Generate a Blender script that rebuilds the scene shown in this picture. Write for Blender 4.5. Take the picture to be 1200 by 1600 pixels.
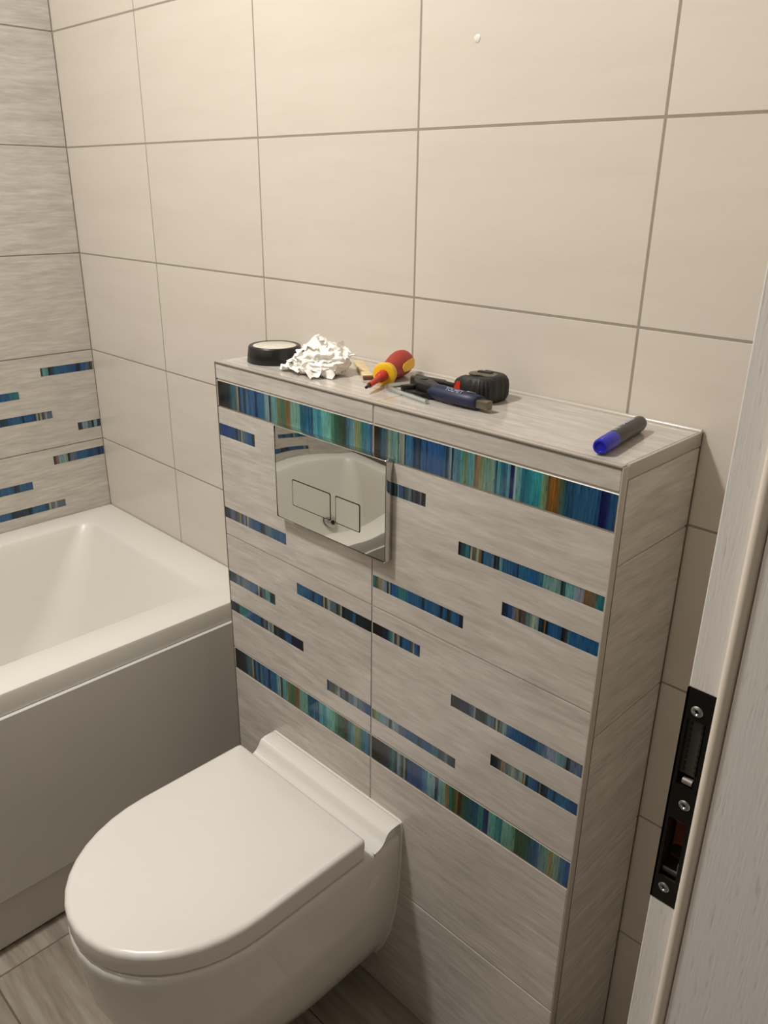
import bpy, bmesh, math, random
from mathutils import Vector, Matrix, noise

for o in list(bpy.data.objects):
    bpy.data.objects.remove(o)
SC = bpy.context.scene
COL = SC.collection
R = math.radians

# ------------------------------------------------------------------ camera, light, exposure
cam_d = bpy.data.cameras.new('camera')
cam = bpy.data.objects.new('camera', cam_d)
COL.objects.link(cam)
SC.camera = cam
YAW, PITCH, ROLL, FPX = R(-44.3005), R(-22.0715), R(0.7728), 1247.76
cyw, syw, cp, sp = math.cos(YAW), math.sin(YAW), math.cos(PITCH), math.sin(PITCH)
fw = Vector((syw * cp, cyw * cp, sp))
rt0 = Vector((cyw, -syw, 0))
up0 = rt0.cross(fw)
rt = math.cos(ROLL) * rt0 + math.sin(ROLL) * up0
up = -math.sin(ROLL) * rt0 + math.cos(ROLL) * up0
cm = Matrix((rt, up, -fw)).transposed().to_4x4()
cm.translation = Vector((2.09426, -0.99856, 1.44912))
cam.matrix_world = cm
cam_d.sensor_fit = 'VERTICAL'
cam_d.sensor_height = 36.0
cam_d.lens = FPX * 36.0 / 1600.0
cam_d.clip_start = 0.02

w = bpy.data.worlds.new('hall_ambient')
SC.world = w
w.use_nodes = True
w.node_tree.nodes['Background'].inputs[0].default_value = (1.0, 0.90, 0.77, 1)
w.node_tree.nodes['Background'].inputs[1].default_value = 0.16

ld = bpy.data.lights.new('ceiling_downlight', 'AREA')
ld.shape = 'DISK'
ld.size = 0.19
ld.energy = 28.2
ld.color = (1.0, 0.985, 0.96)
lamp = bpy.data.objects.new('ceiling_downlight', ld)
COL.objects.link(lamp)
lamp.location = (0.88, -0.97, 2.58)

SC.view_settings.view_transform = 'Standard'
SC.view_settings.look = 'None'
SC.view_settings.gamma = 1.0
SC.view_settings.use_curve_mapping = False
SC.view_settings.exposure = 0.0
SC.cycles.max_bounces = 10
SC.cycles.sample_clamp_indirect = 6.0
SC.cycles.use_denoising = True

# ------------------------------------------------------------------ dimensions (metres)
ZT = 1.163            # top of the cistern boxing
BX0, BX1, BY = 0.8956, 1.6932, -0.2039
XJ = 1.2944           # vertical joint of the boxing
WR = 1.915            # right wall
YF = -1.45            # front wall
ROWS = [0.0, 0.0327, 0.2827, 0.5327, 0.7827, 1.0327, 1.2827, 1.5327, 1.7827, 2.0327, 2.2827, 2.5327, 2.6]
G = 0.0013            # half a grout joint


def lin(c):
    return tuple(((v / 255.0) / 12.92 if v / 255.0 <= 0.04045 else ((v / 255.0 + 0.055) / 1.055) ** 2.4) for v in c)


# ------------------------------------------------------------------ helpers
def tag(o, label=None, cat=None, group=None, kind=None):
    if label: o['label'] = label
    if cat: o['category'] = cat
    if group: o['group'] = group
    if kind: o['kind'] = kind
    return o


def empty(name, loc=(0, 0, 0)):
    o = bpy.data.objects.new(name, None)
    o.empty_display_size = 0.02
    o.location = loc
    COL.objects.link(o)
    return o


def link(name, me, mat=None, parent=None, M=None):
    o = bpy.data.objects.new(name, me)
    COL.objects.link(o)
    if mat is not None and len(me.materials) == 0:
        me.materials.append(mat)
    if parent is not None:
        o.parent = parent
        pm = parent.matrix_basis
        o.matrix_basis = pm.inverted() @ (M if M is not None else Matrix())
        if parent.parent is not None:
            o.matrix_basis = (parent.parent.matrix_basis @ pm).inverted() @ (M if M is not None else Matrix())
    elif M is not None:
        o.matrix_basis = M
    return o


def bm_mesh(bm, smooth=None):
    bmesh.ops.recalc_face_normals(bm, faces=bm.faces)
    me = bpy.data.meshes.new('m')
    bm.to_mesh(me)
    bm.free()
    if smooth is not None:
        me.polygons.foreach_set('use_smooth', [True] * len(me.polygons))
        me.set_sharp_from_angle(angle=R(smooth))
    return me


def bm_obj(name, bm, mat, parent=None, smooth=None, M=None):
    return link(name, bm_mesh(bm, smooth), mat, parent, M)


def box(bm, x0, x1, y0, y1, z0, z1, bev=0.0, seg=2):
    r = bmesh.ops.create_cube(bm, size=1.0)
    vs = r['verts']
    for v in vs:
        v.co = Vector(((x0 + x1) / 2 + v.co.x * (x1 - x0), (y0 + y1) / 2 + v.co.y * (y1 - y0), (z0 + z1) / 2 + v.co.z * (z1 - z0)))
    if bev > 0:
        es = list({e for v in vs for e in v.link_edges})
        bmesh.ops.bevel(bm, geom=es, offset=bev, segments=seg, affect='EDGES', profile=0.5)
    return vs


def loft(bm, rings, cap0=True, cap1=True, closed=True):
    vr = [[bm.verts.new(p) for p in ring] for ring in rings]
    n = len(vr[0])
    for a, b in zip(vr[:-1], vr[1:]):
        for i in range(n if closed else n - 1):
            j = (i + 1) % n
            bm.faces.new((a[i], a[j], b[j], b[i]))
    if cap0: bm.faces.new(list(reversed(vr[0])))
    if cap1: bm.faces.new(vr[-1])
    return vr


def frame_from(axis):
    a = Vector(axis).normalized()
    t = Vector((0, 0, 1)) if abs(a.z) < 0.9 else Vector((1, 0, 0))
    u = t.cross(a).normalized()
    return a, u, a.cross(u)


def lathe(bm, p0, axis, prof, n=28, sq=None):
    """prof: list of (distance along the axis, radius)"""
    a, u, v = frame_from(axis)
    p0 = Vector(p0)
    rings = []
    for d, r in prof:
        ring = []
        for k in range(n):
            t = 2 * math.pi * k / n
            ring.append(p0 + a * d + (u * math.cos(t) + v * math.sin(t)) * max(r, 1e-5))
        rings.append(ring)
    loft(bm, rings)


def tube(bm, pts, r, n=12):
    pts = [Vector(p) for p in pts]
    rings = []
    for i, p in enumerate(pts):
        d = (pts[min(i + 1, len(pts) - 1)] - pts[max(i - 1, 0)]).normalized()
        a, u, v = frame_from(d)
        rr = r[i] if isinstance(r, (list, tuple)) else r
        rings.append([p + (u * math.cos(2 * math.pi * k / n) + v * math.sin(2 * math.pi * k / n)) * rr for k in range(n)])
    loft(bm, rings)


def prism(bm, poly, z0, z1, bev=0.0):
    vs = [bm.verts.new((x, y, z0)) for x, y in poly]
    f = bm.faces.new(vs)
    r = bmesh.ops.extrude_face_region(bm, geom=[f])
    nv = [g for g in r['geom'] if isinstance(g, bmesh.types.BMVert)]
    for v in nv: v.co.z = z1
    if bev > 0:
        es = list({e for v in vs + nv for e in v.link_edges})
        bmesh.ops.bevel(bm, geom=es, offset=bev, segments=2, affect='EDGES', profile=0.5)


def rrect(x0, x1, y0, y1, r, z, k=8):
    pts = []
    for cx, cy, a0 in ((x1 - r, y1 - r, 0), (x0 + r, y1 - r, 90), (x0 + r, y0 + r, 180), (x1 - r, y0 + r, 270)):
        for i in range(k + 1):
            t = R(a0 + 90 * i / k)
            pts.append(Vector((cx + r * math.cos(t), cy + r * math.sin(t), z)))
    return pts


# ------------------------------------------------------------------ materials
def mat(name, col, rough=0.5, metal=0.0, coat=0.0, spec=0.5, bump=0.0, bscale=300.0, var=0.0, vscale=20.0):
    m = bpy.data.materials.new(name)
    m.use_nodes = True
    nt = m.node_tree
    b = nt.nodes['Principled BSDF']
    c = lin(col)
    b.inputs['Base Color'].default_value = (*c, 1)
    b.inputs['Roughness'].default_value = rough
    b.inputs['Metallic'].default_value = metal
    b.inputs['Coat Weight'].default_value = coat
    b.inputs['Specular IOR Level'].default_value = spec
    tc = nt.nodes.new('ShaderNodeTexCoord')
    if var > 0:
        n = nt.nodes.new('ShaderNodeTexNoise'); n.inputs['Scale'].default_value = vscale; n.inputs['Detail'].default_value = 4
        nt.links.new(tc.outputs['Object'], n.inputs['Vector'])
        r = nt.nodes.new('ShaderNodeValToRGB')
        r.color_ramp.elements[0].position = 0.3; r.color_ramp.elements[1].position = 0.7
        r.color_ramp.elements[0].color = (*[x * (1 - var) for x in c], 1)
        r.color_ramp.elements[1].color = (*[min(1, x * (1 + var)) for x in c], 1)
        nt.links.new(n.outputs['Fac'], r.inputs[0]); nt.links.new(r.outputs[0], b.inputs['Base Color'])
    if bump > 0:
        n = nt.nodes.new('ShaderNodeTexNoise'); n.inputs['Scale'].default_value = bscale
        nt.links.new(tc.outputs['Object'], n.inputs['Vector'])
        bp = nt.nodes.new('ShaderNodeBump'); bp.inputs['Strength'].default_value = bump; bp.inputs['Distance'].default_value = 0.001
        nt.links.new(n.outputs['Fac'], bp.inputs['Height']); nt.links.new(bp.outputs[0], b.inputs['Normal'])
    return m


def streak_mat(name, cols, rough, sx, sy, bump=0.0, pits=0.0, tvar=0.04, contrast=(0.33, 0.67)):
    """stone-look tile: grain runs along the tile's own long axis (local X)"""
    m = bpy.data.materials.new(name)
    m.use_nodes = True
    nt = m.node_tree; L = nt.links
    b = nt.nodes['Principled BSDF']
    b.inputs['Roughness'].default_value = rough
    tc = nt.nodes.new('ShaderNodeTexCoord')
    oi = nt.nodes.new('ShaderNodeObjectInfo')
    wm = nt.nodes.new('ShaderNodeMath'); wm.operation = 'MULTIPLY'; wm.inputs[1].default_value = 37.0
    L.new(oi.outputs['Random'], wm.inputs[0])
    # gentle waviness of the grain
    wn = nt.nodes.new('ShaderNodeTexNoise'); wn.noise_dimensions = '4D'; wn.inputs['Scale'].default_value = 5.0; wn.inputs['Detail'].default_value = 1.5
    L.new(tc.outputs['Object'], wn.inputs['Vector']); L.new(wm.outputs[0], wn.inputs['W'])
    ws = nt.nodes.new('ShaderNodeVectorMath'); ws.operation = 'SCALE'; ws.inputs['Scale'].default_value = 0.03
    L.new(wn.outputs['Color'], ws.inputs[0])
    va = nt.nodes.new('ShaderNodeVectorMath'); va.operation = 'ADD'
    L.new(tc.outputs['Object'], va.inputs[0]); L.new(ws.outputs[0], va.inputs[1])

    def streak(scx, scy, detail, rough_):
        mp = nt.nodes.new('ShaderNodeMapping'); mp.inputs['Scale'].default_value = (scx, scy, 1)
        L.new(va.outputs[0], mp.inputs['Vector'])
        n = nt.nodes.new('ShaderNodeTexNoise'); n.noise_dimensions = '4D'; n.inputs['Scale'].default_value = 1.0
        n.inputs['Detail'].default_value = detail; n.inputs['Roughness'].default_value = rough_
        L.new(mp.outputs[0], n.inputs['Vector']); L.new(wm.outputs[0], n.inputs['W'])
        return n
    n1 = streak(sx, sy, 5, 0.62)
    n2 = streak(sx * 2.6, sy * 2.6, 3, 0.6)
    mx = nt.nodes.new('ShaderNodeMix'); mx.data_type = 'FLOAT'; mx.inputs[0].default_value = 0.42
    L.new(n1.outputs['Fac'], mx.inputs[2]); L.new(n2.outputs['Fac'], mx.inputs[3])
    rp = nt.nodes.new('ShaderNodeValToRGB')
    els = rp.color_ramp.elements
    els[0].position = contrast[0]; els[0].color = (*lin(cols[0]), 1)
    els[1].position = contrast[1]; els[1].color = (*lin(cols[-1]), 1)
    e = els.new(0.5); e.color = (*lin(cols[1]), 1)
    L.new(mx.outputs[0], rp.inputs[0])
    out = rp.outputs[0]
    # each tile its own slight tone
    tv = nt.nodes.new('ShaderNodeMapRange'); tv.inputs['To Min'].default_value = 1 - tvar; tv.inputs['To Max'].default_value = 1 + tvar
    L.new(oi.outputs['Random'], tv.inputs['Value'])
    ml = nt.nodes.new('ShaderNodeVectorMath'); ml.operation = 'SCALE'
    L.new(out, ml.inputs[0]); L.new(tv.outputs[0], ml.inputs['Scale'])
    out = ml.outputs[0]
    if pits > 0:
        n3 = streak(sx * 26, sy * 13, 2, 0.5)
        pr_ = nt.nodes.new('ShaderNodeMapRange'); pr_.inputs['From Min'].default_value = 0.68; pr_.inputs['From Max'].default_value = 0.78
        pr_.inputs['To Max'].default_value = pits
        L.new(n3.outputs['Fac'], pr_.inputs['Value'])
        mm = nt.nodes.new('ShaderNodeMix'); mm.data_type = 'RGBA'
        L.new(pr_.outputs[0], mm.inputs[0]); L.new(out, mm.inputs[6]); mm.inputs[7].default_value = (*lin((95, 90, 84)), 1)
        out = mm.outputs[2]
    L.new(out, b.inputs['Base Color'])
    if bump > 0:
        bp = nt.nodes.new('ShaderNodeBump'); bp.inputs['Strength'].default_value = bump; bp.inputs['Distance'].default_value = 0.0006
        L.new(mx.outputs[0], bp.inputs['Height']); L.new(bp.outputs[0], b.inputs['Normal'])
    return m


def glass_mat():
    """printed glass: pigment colour per stripe from the mesh, broken up by fine vertical runs"""
    m = bpy.data.materials.new('striped_glass')
    m.use_nodes = True
    nt = m.node_tree; L = nt.links
    b = nt.nodes['Principled BSDF']
    b.inputs['Roughness'].default_value = 0.08
    b.inputs['Specular IOR Level'].default_value = 0.5
    at = nt.nodes.new('ShaderNodeVertexColor'); at.layer_name = 'pigment'
    tc = nt.nodes.new('ShaderNodeTexCoord')
    mp = nt.nodes.new('ShaderNodeMapping'); mp.inputs['Scale'].default_value = (420, 22, 1)
    L.new(tc.outputs['Object'], mp.inputs['Vector'])
    n = nt.nodes.new('ShaderNodeTexNoise'); n.inputs['Scale'].default_value = 1.0; n.inputs['Detail'].default_value = 4
    L.new(mp.outputs[0], n.inputs['Vector'])
    mr = nt.nodes.new('ShaderNodeMapRange'); mr.inputs['From Min'].default_value = 0.3; mr.inputs['From Max'].default_value = 0.7
    mr.inputs['To Min'].default_value = 0.62; mr.inputs['To Max'].default_value = 1.35
    L.new(n.outputs['Fac'], mr.inputs['Value'])
    s = nt.nodes.new('ShaderNodeVectorMath'); s.operation = 'SCALE'
    L.new(at.outputs['Color'], s.inputs[0]); L.new(mr.outputs[0], s.inputs['Scale'])
    mp2 = nt.nodes.new('ShaderNodeMapping'); mp2.inputs['Scale'].default_value = (900, 70, 1)
    L.new(tc.outputs['Object'], mp2.inputs['Vector'])
    n2 = nt.nodes.new('ShaderNodeTexNoise'); n2.inputs['Scale'].default_value = 1.0; n2.inputs['Detail'].default_value = 3
    L.new(mp2.outputs[0], n2.inputs['Vector'])
    dr = nt.nodes.new('ShaderNodeMapRange'); dr.inputs['From Min'].default_value = 0.56; dr.inputs['From Max'].default_value = 0.70
    dr.inputs['To Min'].default_value = 1.0; dr.inputs['To Max'].default_value = 0.35
    L.new(n2.outputs['Fac'], dr.inputs['Value'])
    s2 = nt.nodes.new('ShaderNodeVectorMath'); s2.operation = 'SCALE'
    L.new(s.outputs[0], s2.inputs[0]); L.new(dr.outputs[0], s2.inputs['Scale'])
    L.new(s2.outputs[0], b.inputs['Base Color'])
    return m


M_CREAM = streak_mat('cream_glazed_tile', ((207, 198, 186), (211, 203, 191), (214, 206, 195)), 0.16, 2.2, 16, tvar=0.012, contrast=(0.3, 0.7))
M_GREY = streak_mat('grey_stone_tile', ((168, 161, 152), (191, 184, 175), (213, 207, 198)), 0.13, 8.0, 68, bump=0.25, pits=0.4, tvar=0.015, contrast=(0.30, 0.70))
M_FLOOR = streak_mat('floor_stone_tile', ((122, 112, 100), (152, 141, 128), (176, 166, 153)), 0.32, 3.0, 30, bump=0.3, pits=0.3, tvar=0.03)
M_BOUNCE_CUT = streak_mat('bounce_cut_dark', ((96, 88, 80), (104, 96, 88), (114, 106, 97)), 0.3, 2.0, 20)  # dark tone for the unseen lower front wall, set to cut bounce
M_GLASS = glass_mat()
M_GROUT = mat('grey_grout', (152, 142, 129), 0.9, var=0.06, vscale=60)
M_GROUT_DARK = mat('dark_grout', (104, 92, 78), 0.9, var=0.06, vscale=60)
M_GROUT_PALE = mat('pale_grout', (190, 183, 172), 0.9, var=0.05, vscale=60)
M_PLASTER = mat('painted_plaster', (232, 228, 220), 0.8, bump=0.1, bscale=150)
M_CERAMIC = mat('white_ceramic', (224, 221, 214), 0.07, coat=0.3, var=0.012, vscale=6)
M_ACRYLIC = mat('white_acrylic', (224, 221, 212), 0.34, var=0.012, vscale=5)
M_PANEL = mat('white_bath_panel', (216, 213, 206), 0.28, var=0.015, vscale=5)
M_LID = mat('white_duroplast', (226, 221, 214), 0.22, var=0.01, vscale=6)
M_SEAL = mat('white_silicone', (226, 222, 214), 0.35)
M_CHROME = mat('mirror_chrome', (205, 205, 200), 0.02, metal=1.0)
M_CHROME2 = mat('chrome_side', (170, 168, 163), 0.14, metal=1.0)
M_STEEL = mat('zinc_steel', (165, 172, 172), 0.28, metal=1.0, bump=0.1, bscale=400)
M_TRIM = mat('beige_tile_trim', (176, 168, 157), 0.3, var=0.02)
M_TRIMD = mat('grey_metal_trim', (128, 122, 114), 0.35, metal=0.6)
M_BLACK = mat('black_plastic', (22, 21, 20), 0.4, bump=0.15, bscale=700)
M_RUBBER = mat('black_rubber', (30, 29, 27), 0.55, bump=0.3, bscale=500)
M_DARKLINE = mat('dark_gap', (16, 15, 14), 0.7)

# ------------------------------------------------------------------ tiles
_tiles = {}


def tile_mesh(wd, ht, t=0.006, bev=0.0009, holes=()):
    key = (round(wd, 4), round(ht, 4), t, tuple(tuple(round(v, 4) for v in h) for h in holes))
    if key in _tiles: return _tiles[key]
    bm = bmesh.new()
    X, Y = wd / 2, ht / 2
    if not holes:
        a = [(-X, -Y, -t), (X, -Y, -t), (X, Y, -t), (-X, Y, -t)]
        b_ = [(-X, -Y, -bev), (X, -Y, -bev), (X, Y, -bev), (-X, Y, -bev)]
        c = [(-X + bev, -Y + bev, 0), (X - bev, -Y + bev, 0), (X - bev, Y - bev, 0), (-X + bev, Y - bev, 0)]
        loft(bm, [a, b_, c], cap0=False)
    else:
        xs = sorted({-X, X} | {v for h in holes for v in (max(-X, h[0]), min(X, h[1]))})
        ys = sorted({-Y, Y} | {v for h in holes for v in (h[2], h[3])})
        inside = lambda cx, cy: any(h[0] < cx < h[1] and h[2] < cy < h[3] for h in holes)
        vd = {}

        def V(x, y, z):
            k = (round(x, 6), round(y, 6), z)
            if k not in vd: vd[k] = bm.verts.new((x, y, z))
            return vd[k]
        solid = {}
        for i in range(len(xs) - 1):
            for j in range(len(ys) - 1):
                solid[i, j] = not inside((xs[i] + xs[i + 1]) / 2, (ys[j] + ys[j + 1]) / 2)
        for (i, j), s in solid.items():
            x0, x1, y0, y1 = xs[i], xs[i + 1], ys[j], ys[j + 1]
            z = 0.0 if s else -0.0016
            bm.faces.new((V(x0, y0, z), V(x1, y0, z), V(x1, y1, z), V(x0, y1, z)))
            for di, dj, p, q in ((-1, 0, (x0, y1), (x0, y0)), (1, 0, (x1, y0), (x1, y1)), (0, -1, (x0, y0), (x1, y0)), (0, 1, (x1, y1), (x0, y1))):
                o = solid.get((i + di, j + dj))
                if o is None:
                    bm.faces.new((V(*p, -t), V(*q, -t), V(*q, z), V(*p, z)))
                elif s and not o:
                    bm.faces.new((V(*p, -0.0016), V(*q, -0.0016), V(*q, 0.0), V(*p, 0.0)))
    me = bm_mesh(bm)
    _tiles[key] = me
    return me


def basis(org, ex, ey):
    ex, ey = Vector(ex), Vector(ey)
    ez = ex.cross(ey)
    M = Matrix((ex, ey, ez)).transposed().to_4x4()
    M.translation = Vector(org)
    return M


def lay(parent, M, u0, u1, v0, v1, m, holes=(), name='tile', g=G, t=0.006):
    """one tile covering u0..u1, v0..v1 of the plane M; holes in plane coordinates"""
    cu, cv = (u0 + u1) / 2, (v0 + v1) / 2
    wd, ht = u1 - u0 - 2 * g, v1 - v0 - 2 * g
    hs = [(a - cu, b - cu, c - cv, d - cv) for a, b, c, d in holes]
    me = tile_mesh(wd, ht, t=t, holes=hs)
    if me.materials and me.materials[0] != m:
        me = me.copy(); me.materials.clear()
    return link(name, me, m, parent, M @ Matrix.Translation((cu, cv, 0)))


random.seed(11)
PAL = {'k': (14, 16, 20), 'n': (16, 34, 64), 'b': (18, 92, 150), 'B': (20, 74, 138), 't': (28, 118, 138), 'T': (92, 158, 164),
       'p': (128, 158, 176), 'w': (160, 168, 164), 'o': (134, 98, 52), 'g': (60, 96, 78), 'd': (30, 60, 84), 'O': (150, 132, 96), 's': (84, 110, 136), 'r': (92, 66, 54)}


def pig(c, gain):
    r, g, b_ = lin(c)
    lum = 0.25 * r + 0.55 * g + 0.20 * b_
    r, g, b_ = (lum + (v - lum) * 0.86 for v in (r, g, b_))
    return [r * gain, g * gain, b_ * gain * 0.88]


def strip_mesh(wd, ht, stops, soft=0.35, gain=1.0):
    """stops: (position 0..1, colour); columns carry the print colour, soft ones blend into the next"""
    bm = bmesh.new()
    cl = bm.loops.layers.float_color.new('pigment')
    n = len(stops)
    for i, (u, c) in enumerate(stops):
        u0 = max(0.0, u); u1 = min(1.0, stops[i + 1][0]) if i + 1 < n else 1.0
        if u1 - u0 < 1e-4: continue
        c0 = pig(c, gain)
        nx = pig(stops[min(i + 1, n - 1)][1], gain)
        k = soft if (u1 - u0) > 0.012 else soft * 0.4
        c1 = [a + (b - a) * k for a, b in zip(c0, nx)]
        x0, x1 = (u0 - 0.5) * wd, (u1 - 0.5) * wd
        f = bm.faces.new([bm.verts.new(p) for p in ((x0, -ht / 2, 0), (x1, -ht / 2, 0), (x1, ht / 2, 0), (x0, ht / 2, 0))])
        for lp, cc in zip(f.loops, (c0, c1, c1, c0)):
            lp[cl] = (*cc, 1)
    bmesh.ops.remove_doubles(bm, verts=bm.verts, dist=1e-6)
    # rim down into the tile so the piece has thickness
    bs = [e for e in bm.edges if e.is_boundary]
    r = bmesh.ops.extrude_edge_only(bm, edges=bs)
    for v in r['geom']:
        if isinstance(v, bmesh.types.BMVert): v.co.z -= 0.002
    me = bpy.data.meshes.new('strip')
    bm.to_mesh(me); bm.free()
    return me


def rnd_stops(rng, n):
    keys = 'bbbbBBttTpnnkdswOobk'
    out, u = [], 0.0
    while u < 1.0:
        k = rng.choice(keys)
        c = [max(0, min(255, v + rng.randint(-12, 12))) for v in PAL[k]]
        out.append((u, c))
        u += (rng.uniform(0.02, 0.05) if k in 'kwoOn' else rng.uniform(0.03, 0.13)) * 20.0 / n
    return out


def code_stops(code):
    """'b12 k3 ...' : palette key and relative width"""
    it = [(c[0], float(c[1:])) for c in code.split()]
    tot = sum(x for _, x in it)
    out, u = [], 0.0
    rng = random.Random(len(code))
    for k, x in it:
        sub = max(1, int(x / tot * 24))
        for s in range(sub):
            c = [max(0, min(255, v + rng.randint(-9, 9))) for v in PAL[k]]
            out.append((u, c)); u += x / tot / sub
    return out


def add_strip(tile_o, M, a, b, c, d, stops, gain=1.0, name='glass_strip'):
    me = strip_mesh(b - a, d - c, stops, gain=gain)
    return link(name, me, M_GLASS, tile_o, M @ Matrix.Translation(((a + b) / 2, (c + d) / 2, -0.0007)))


def wall(name, bm, m):
    return tag(bm_obj(name, bm, m), kind='structure')


# ------------------------------------------------------------------ room shell
MB = basis((0, 0, 0), (1, 0, 0), (0, 0, 1))            # back wall plane, normal -Y
ML = basis((0, 0, 0), (0, 1, 0), (0, 0, 1))            # left wall plane, normal +X
MF = basis((0, 0, 0), (1, 0, 0), (0, 1, 0))            # floor plane, normal +Z

bm = bmesh.new(); box(bm, -0.12, WR + 0.14, 0.0005, 0.12, -0.1, 2.6)
wall_back = wall('wall_back', bm, M_GROUT)
cols = [0.0, 0.3771, 0.7796, 1.1820, 1.5845, 1.9870]
cols[-1] = WR
for i in range(5):
    for j in range(len(ROWS) - 1):
        lay(wall_back, MB, cols[i], cols[i + 1], ROWS[j], ROWS[j + 1], M_CREAM)
# small pale blob on one of the upper tiles
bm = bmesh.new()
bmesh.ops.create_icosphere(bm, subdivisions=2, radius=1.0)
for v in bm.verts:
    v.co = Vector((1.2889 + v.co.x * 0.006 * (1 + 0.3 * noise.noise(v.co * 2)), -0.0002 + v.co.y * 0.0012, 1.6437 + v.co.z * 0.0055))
bm_obj('pale_spot', bm, M_SEAL, wall_back, 40)

bm = bmesh.new(); box(bm, -0.12, -0.0016, YF - 0.12, 0.0016, -0.1, 2.6)
wall_left = wall('wall_left', bm, M_GROUT)
ycols = [YF, -1.206, -0.8045, -0.4022, 0.0]
# strips on the two decorated rows: (distance from the corner 0..0.4, bottom and top above the row's lower joint)
DECO_U = [(0.0, 0.148, 0.196, 0.2185), (0.212, 0.402, 0.1465, 0.167), (0.133, 0.402, 0.082, 0.1025), (0.0, 0.067, 0.035, 0.0565)]
DECO_L = [(0.0, 0.148, 0.2025, 0.227), (0.2135, 0.402, 0.148, 0.170), (0.132, 0.402, 0.0785, 0.099)]
CL = {('u', 0): 'k2 T6 k2 d4 b16 B8 n5 b6 s4 k3 w1', ('u', 1): 'd3 b12 n2 b10 t4', ('u', 2): 'n3 b14 n2 b9 d4 b8 k1 b6 k1 w1 k1 w1 d2 w1 s3',
      ('u', 3): 'd4 p5 s4 k2 p3 d3', ('l', 0): 'd2 o2 p5 w2 k2 s5 b9 B8 n2 B3', ('l', 1): 'b9 n2 t5 w2 k1 d4 b8 n3 b8', ('l', 2): 'n3 p2 k1 b15 n3 d5 k2 b7 k1 w1 s2 w1 s4',
      ('l', 3): 'b5 n2 t3 p4'}
for i in range(4):
    for j in range(len(ROWS) - 1):
        y0, y1, z0, z1 = ycols[i], ycols[i + 1], ROWS[j], ROWS[j + 1]
        deco = DECO_U if j == 5 - 1 else (DECO_L if j == 4 - 1 else None)
        if deco is None or i == 0 or z0 < 0.5:
            lay(wall_left, ML, y0, y1, z0, z1, M_GREY)
            continue
        hs = []
        for (a, b, c, d) in deco:
            hs.append((max(y1 - b, y0 + 0.001), y1 - a if a > 0 else y1 - 0.0012, z0 + c, z0 + d))
        t = lay(wall_left, ML, y0, y1, z0, z1, M_GREY, holes=hs)
        for q, (a, b, c, d) in enumerate(hs):
            st = code_stops(CL['u' if deco is DECO_U else 'l', q])
            add_strip(t, ML, a + 0.0003, b - 0.0003, c + 0.0003, d - 0.0003, st, gain=0.80)

bm = bmesh.new(); box(bm, -0.12, 2.9, -2.4, 0.12, -0.1, -0.0008)
floor = wall('floor', bm, M_GROUT_DARK)
fx = [0.0, 0.386, 0.786, 1.186, 1.586, 1.986, 2.386, 2.786]
fy = [-2.335, -1.935, -1.535, -1.1355, -0.7355, -0.336, 0.0]
for i in range(len(fx) - 1):
    for j in range(len(fy) - 1):
        lay(floor, MF, fx[i], fx[i + 1], fy[j], fy[j + 1], M_FLOOR, g=0.0014)

bm = bmesh.new(); box(bm, -0.12, WR + 0.14, YF - 0.12, 0.12, 2.6, 2.7)
wall('ceiling', bm, M_PLASTER)
bm = bmesh.new(); box(bm, -0.12, WR + 0.14, YF - 0.12, YF, 1.2827, 2.6)
wall_front = wall('wall_front', bm, M_CREAM)  # unseen upper part, kept cream to bounce light onto the boxing
bm = bmesh.new(); box(bm, -0.12, WR + 0.14, YF - 0.12, YF, 0, 1.2825)
bm_obj('unseen_bounce_cut', bm, M_BOUNCE_CUT, wall_front)  # unseen dark lower part, added to cut bounce light low down
bm = bmesh.new()
box(bm, WR, WR + 0.14, -0.455, 0.0, 0, 2.6)
box(bm, WR, WR + 0.14, YF, -1.31, 0, 2.6)
box(bm, WR, WR + 0.14, -1.31, -0.455, 2.06, 2.6)
wall_right = wall('wall_right', bm, M_CREAM)

# ------------------------------------------------------------------ door frame with strike plate
M_OAK = bpy.data.materials.new('white_grained_foil')
M_OAK.use_nodes = True
nt = M_OAK.node_tree; b = nt.nodes['Principled BSDF']; b.inputs['Roughness'].default_value = 0.42
tc = nt.nodes.new('ShaderNodeTexCoord')
mp = nt.nodes.new('ShaderNodeMapping'); mp.inputs['Scale'].default_value = (520, 520, 42)
nn = nt.nodes.new('ShaderNodeTexNoise'); nn.inputs['Scale'].default_value = 1.0; nn.inputs['Detail'].default_value = 2.5
nt.links.new(tc.outputs['Object'], mp.inputs[0]); nt.links.new(mp.outputs[0], nn.inputs['Vector'])
rp = nt.nodes.new('ShaderNodeValToRGB')
rp.color_ramp.elements[0].position = 0.27; rp.color_ramp.elements[0].color = (*lin((200, 199, 193)), 1)
rp.color_ramp.elements[1].position = 0.38; rp.color_ramp.elements[1].color = (*lin((226, 222, 217)), 1)
nt.links.new(nn.outputs['Fac'], rp.inputs[0]); nt.links.new(rp.outputs[0], b.inputs['Base Color'])
bp = nt.nodes.new('ShaderNodeBump'); bp.inputs['Strength'].default_value = 0.5; bp.inputs['Distance'].default_value = 0.0005
nt.links.new(nn.outputs['Fac'], bp.inputs['Height']); nt.links.new(bp.outputs[0], b.inputs['Normal'])
M_CREAMSEAL = mat('cream_door_seal', (232, 220, 204), 0.45)
M_WOODIN = mat('raw_brown_wood', (122, 62, 22), 0.7, var=0.25, vscale=60)
M_PLATE = mat('dark_zinc_plate', (44, 43, 40), 0.36, metal=0.75, bump=0.08, bscale=300)
M_FLAP2 = mat('dark_recess', (34, 28, 22), 0.7)
M_FLAP = mat('grey_latch_case', (74, 72, 66), 0.45, metal=0.3)

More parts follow.
